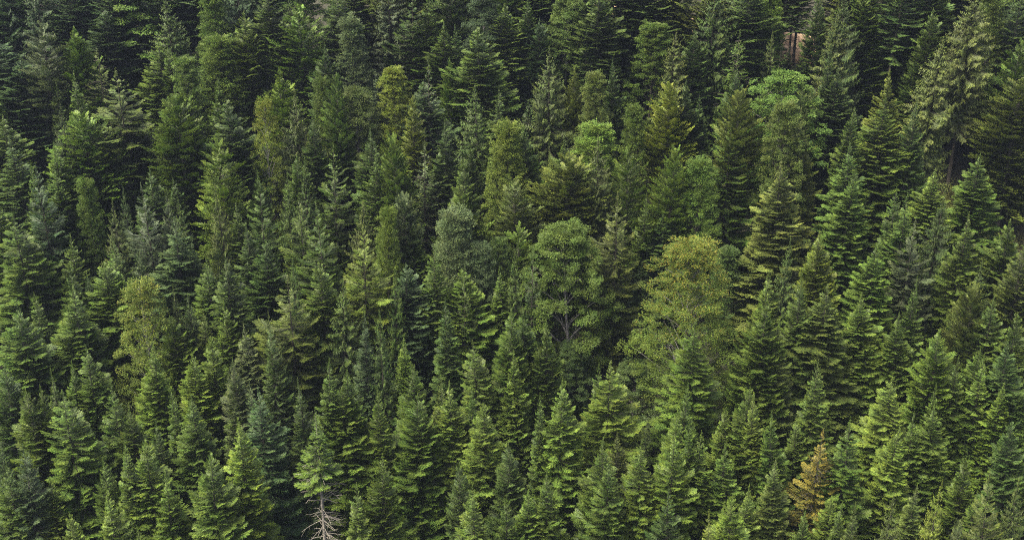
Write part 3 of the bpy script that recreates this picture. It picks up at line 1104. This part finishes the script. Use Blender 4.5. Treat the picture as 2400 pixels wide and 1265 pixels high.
tr = link('dirt_track', raw_mesh('dirt_track', G.reshape(-1, 3), F, earth_material(), smooth=True)); tr['kind'] = 'structure'

def scatter(name, seed, spots, blades, radius, height, length, width, col, spread_up):
    nr = np.random.default_rng(seed)
    P, D, Wd = [], [], []
    for (x, y, k) in spots:
        m = int(blades * k)
        a = nr.uniform(0, 6.283, m); r = radius * np.sqrt(nr.random(m)) * k
        px, py = x + r * np.cos(a), y + r * np.sin(a)
        pz = terrain(px, py) + nr.random(m) * height * k * np.sqrt(np.maximum(0, 1 - (r / (radius * k)) ** 2))
        P.append(np.stack([px, py, pz], 1))
        d = np.stack([np.cos(a) * nr.uniform(.2, 1, m), np.sin(a) * nr.uniform(.2, 1, m), nr.uniform(-0.1, 1, m) * spread_up], 1)
        D.append(unit(d) * (length * nr.uniform(0.6, 1.4, m))[:, None]); Wd.append(width * nr.uniform(0.7, 1.3, m))
    P, D, Wd = np.concatenate(P), np.concatenate(D), np.concatenate(Wd)
    cr = Crown(random.Random(seed))
    cr.blades(P, D, Wd, np.tile(np.array([0.05, -0.1, 1.0]), (len(P), 1)), np.clip(nr.normal(0.5, 0.2, len(P)), 0, 1), (nr.random(len(P)) < 0.06).astype(float))
    o = link(name, cr.mesh(name, M_LEAF)); o.color = (*col, 1); o['kind'] = 'stuff'
    return o

nr = np.random.default_rng(19)
sp = [(nr.uniform(-120, 120), nr.uniform(78, 235), nr.uniform(0.6, 1.6)) for _ in range(1500)]
scatter('undergrowth', 4, sp, 60, 0.9, 1.0, 0.5, 0.2, (0.036, 0.052, 0.020), 0.7)
sp = []
for u, v, r in ((2235, 488, 1.6), (2215, 470, 1.2), (2250, 510, 1.2), (2200, 600, 1.5), (2225, 575, 1.2), (2190, 640, 1.2), (2320, 560, 1.2), (2170, 720, 1.2), (2285, 530, 1.3)):
    gx_, gy_, _ = stand(u, v, 0.2)
    for q in range(7): sp.append((gx_ + nr.normal(0, 2.2), gy_ + nr.normal(0, 2.2), r))
scatter('grass', 6, sp, 320, 1.6, 0.12, 0.5, 0.06, (0.085, 0.095, 0.022), 1.6)

# ------------------------------------------------------------------ the forest goes on beyond the frame as one mass
base_tree = None
mass_V, mass_T, mass_F = [], [], []
lr = random.Random(77)
lights = []
for sd, pfn in ((101, 'cone'), (102, 'slim'), (103, 'plump')):
    q = random.Random(sd); cr = Crown(q); s = 0.3
    while s < HP - 2.5:
        k = max(4, int(7 * min(1, 0.45 + s / 9))); a0 = q.uniform(0, 6.28)
        for j in range(k):
            t = (s / 19.5) ** 0.55; L = max(0.3, PROFILES[pfn](s) * q.uniform(0.8, 1.15) * 1.1)
            cr.bough(np.array([0, 0, HP - s]), a0 + 6.283 * j / k + q.uniform(-.2, .2), L, 40 - 52 * t, 44 - 26 * t, 'light', 2.0)
        s += 0.75
    lights.append(cr.arrays())
for t_ in range(250):
    if t_ < 120:                                 # uphill, past the top of the frame
        x = lr.uniform(-140, 140); y = lr.uniform(196, 262)
    else:                                        # to both sides of the frame
        y = lr.uniform(88, 205); half = (y / CP) * math.tan(R(HFOV / 2)) * 1.02
        x = lr.choice((-1, 1)) * (half + 1.5 + 34 * lr.random() ** 1.5)
    Vv, T_, Fr_ = lights[lr.randrange(3)]
    a = lr.uniform(0, 6.28); ca, sa = math.cos(a), math.sin(a); k = lr.uniform(0.85, 1.2); kz = lr.uniform(0.85, 1.1)
    W = np.stack([(Vv[:, 0] * ca - Vv[:, 1] * sa) * k + x, (Vv[:, 0] * sa + Vv[:, 1] * ca) * k + y, Vv[:, 2] * kz + float(terrain(x, y))], 1)
    mass_V.append(W.astype(np.float32)); mass_T.append(T_); mass_F.append(Fr_)
cr = Crown(lr); cr.V, cr.T, cr.Fr = mass_V, mass_T, mass_F
fm = link('forest', cr.mesh('forest', M_NEEDLE)); fm.color = (*COL['M'], 1); fm['kind'] = 'stuff'

# ------------------------------------------------------------------ haze in the valley air
hz = bpy.data.materials.new("thin haze"); hz.use_nodes = True
nt = hz.node_tree; nt.nodes.clear()
o_ = nt.nodes.new("ShaderNodeOutputMaterial"); pv = nt.nodes.new("ShaderNodeVolumePrincipled")
pv.inputs["Color"].default_value = (0.125, 0.15, 0.19, 1)
pv.inputs["Density"].default_value = 0.0004
pv.inputs["Anisotropy"].default_value = 0.2
nt.links.new(pv.outputs[0], o_.inputs["Volume"])
bx0, bx1, by0, by1, bz0, bz1 = -660.0, 660.0, -360.0, 960.0, -45.0, 262.0
V = [(x, y, z) for z in (bz0, bz1) for x, y in ((bx0, by0), (bx1, by0), (bx1, by1), (bx0, by1))]
F = [(3, 2, 1, 0), (4, 5, 6, 7), (0, 1, 5, 4), (1, 2, 6, 5), (2, 3, 7, 6), (3, 0, 4, 7)]
hb = link('haze', raw_mesh('haze', V, F, hz)); hb['kind'] = 'stuff'
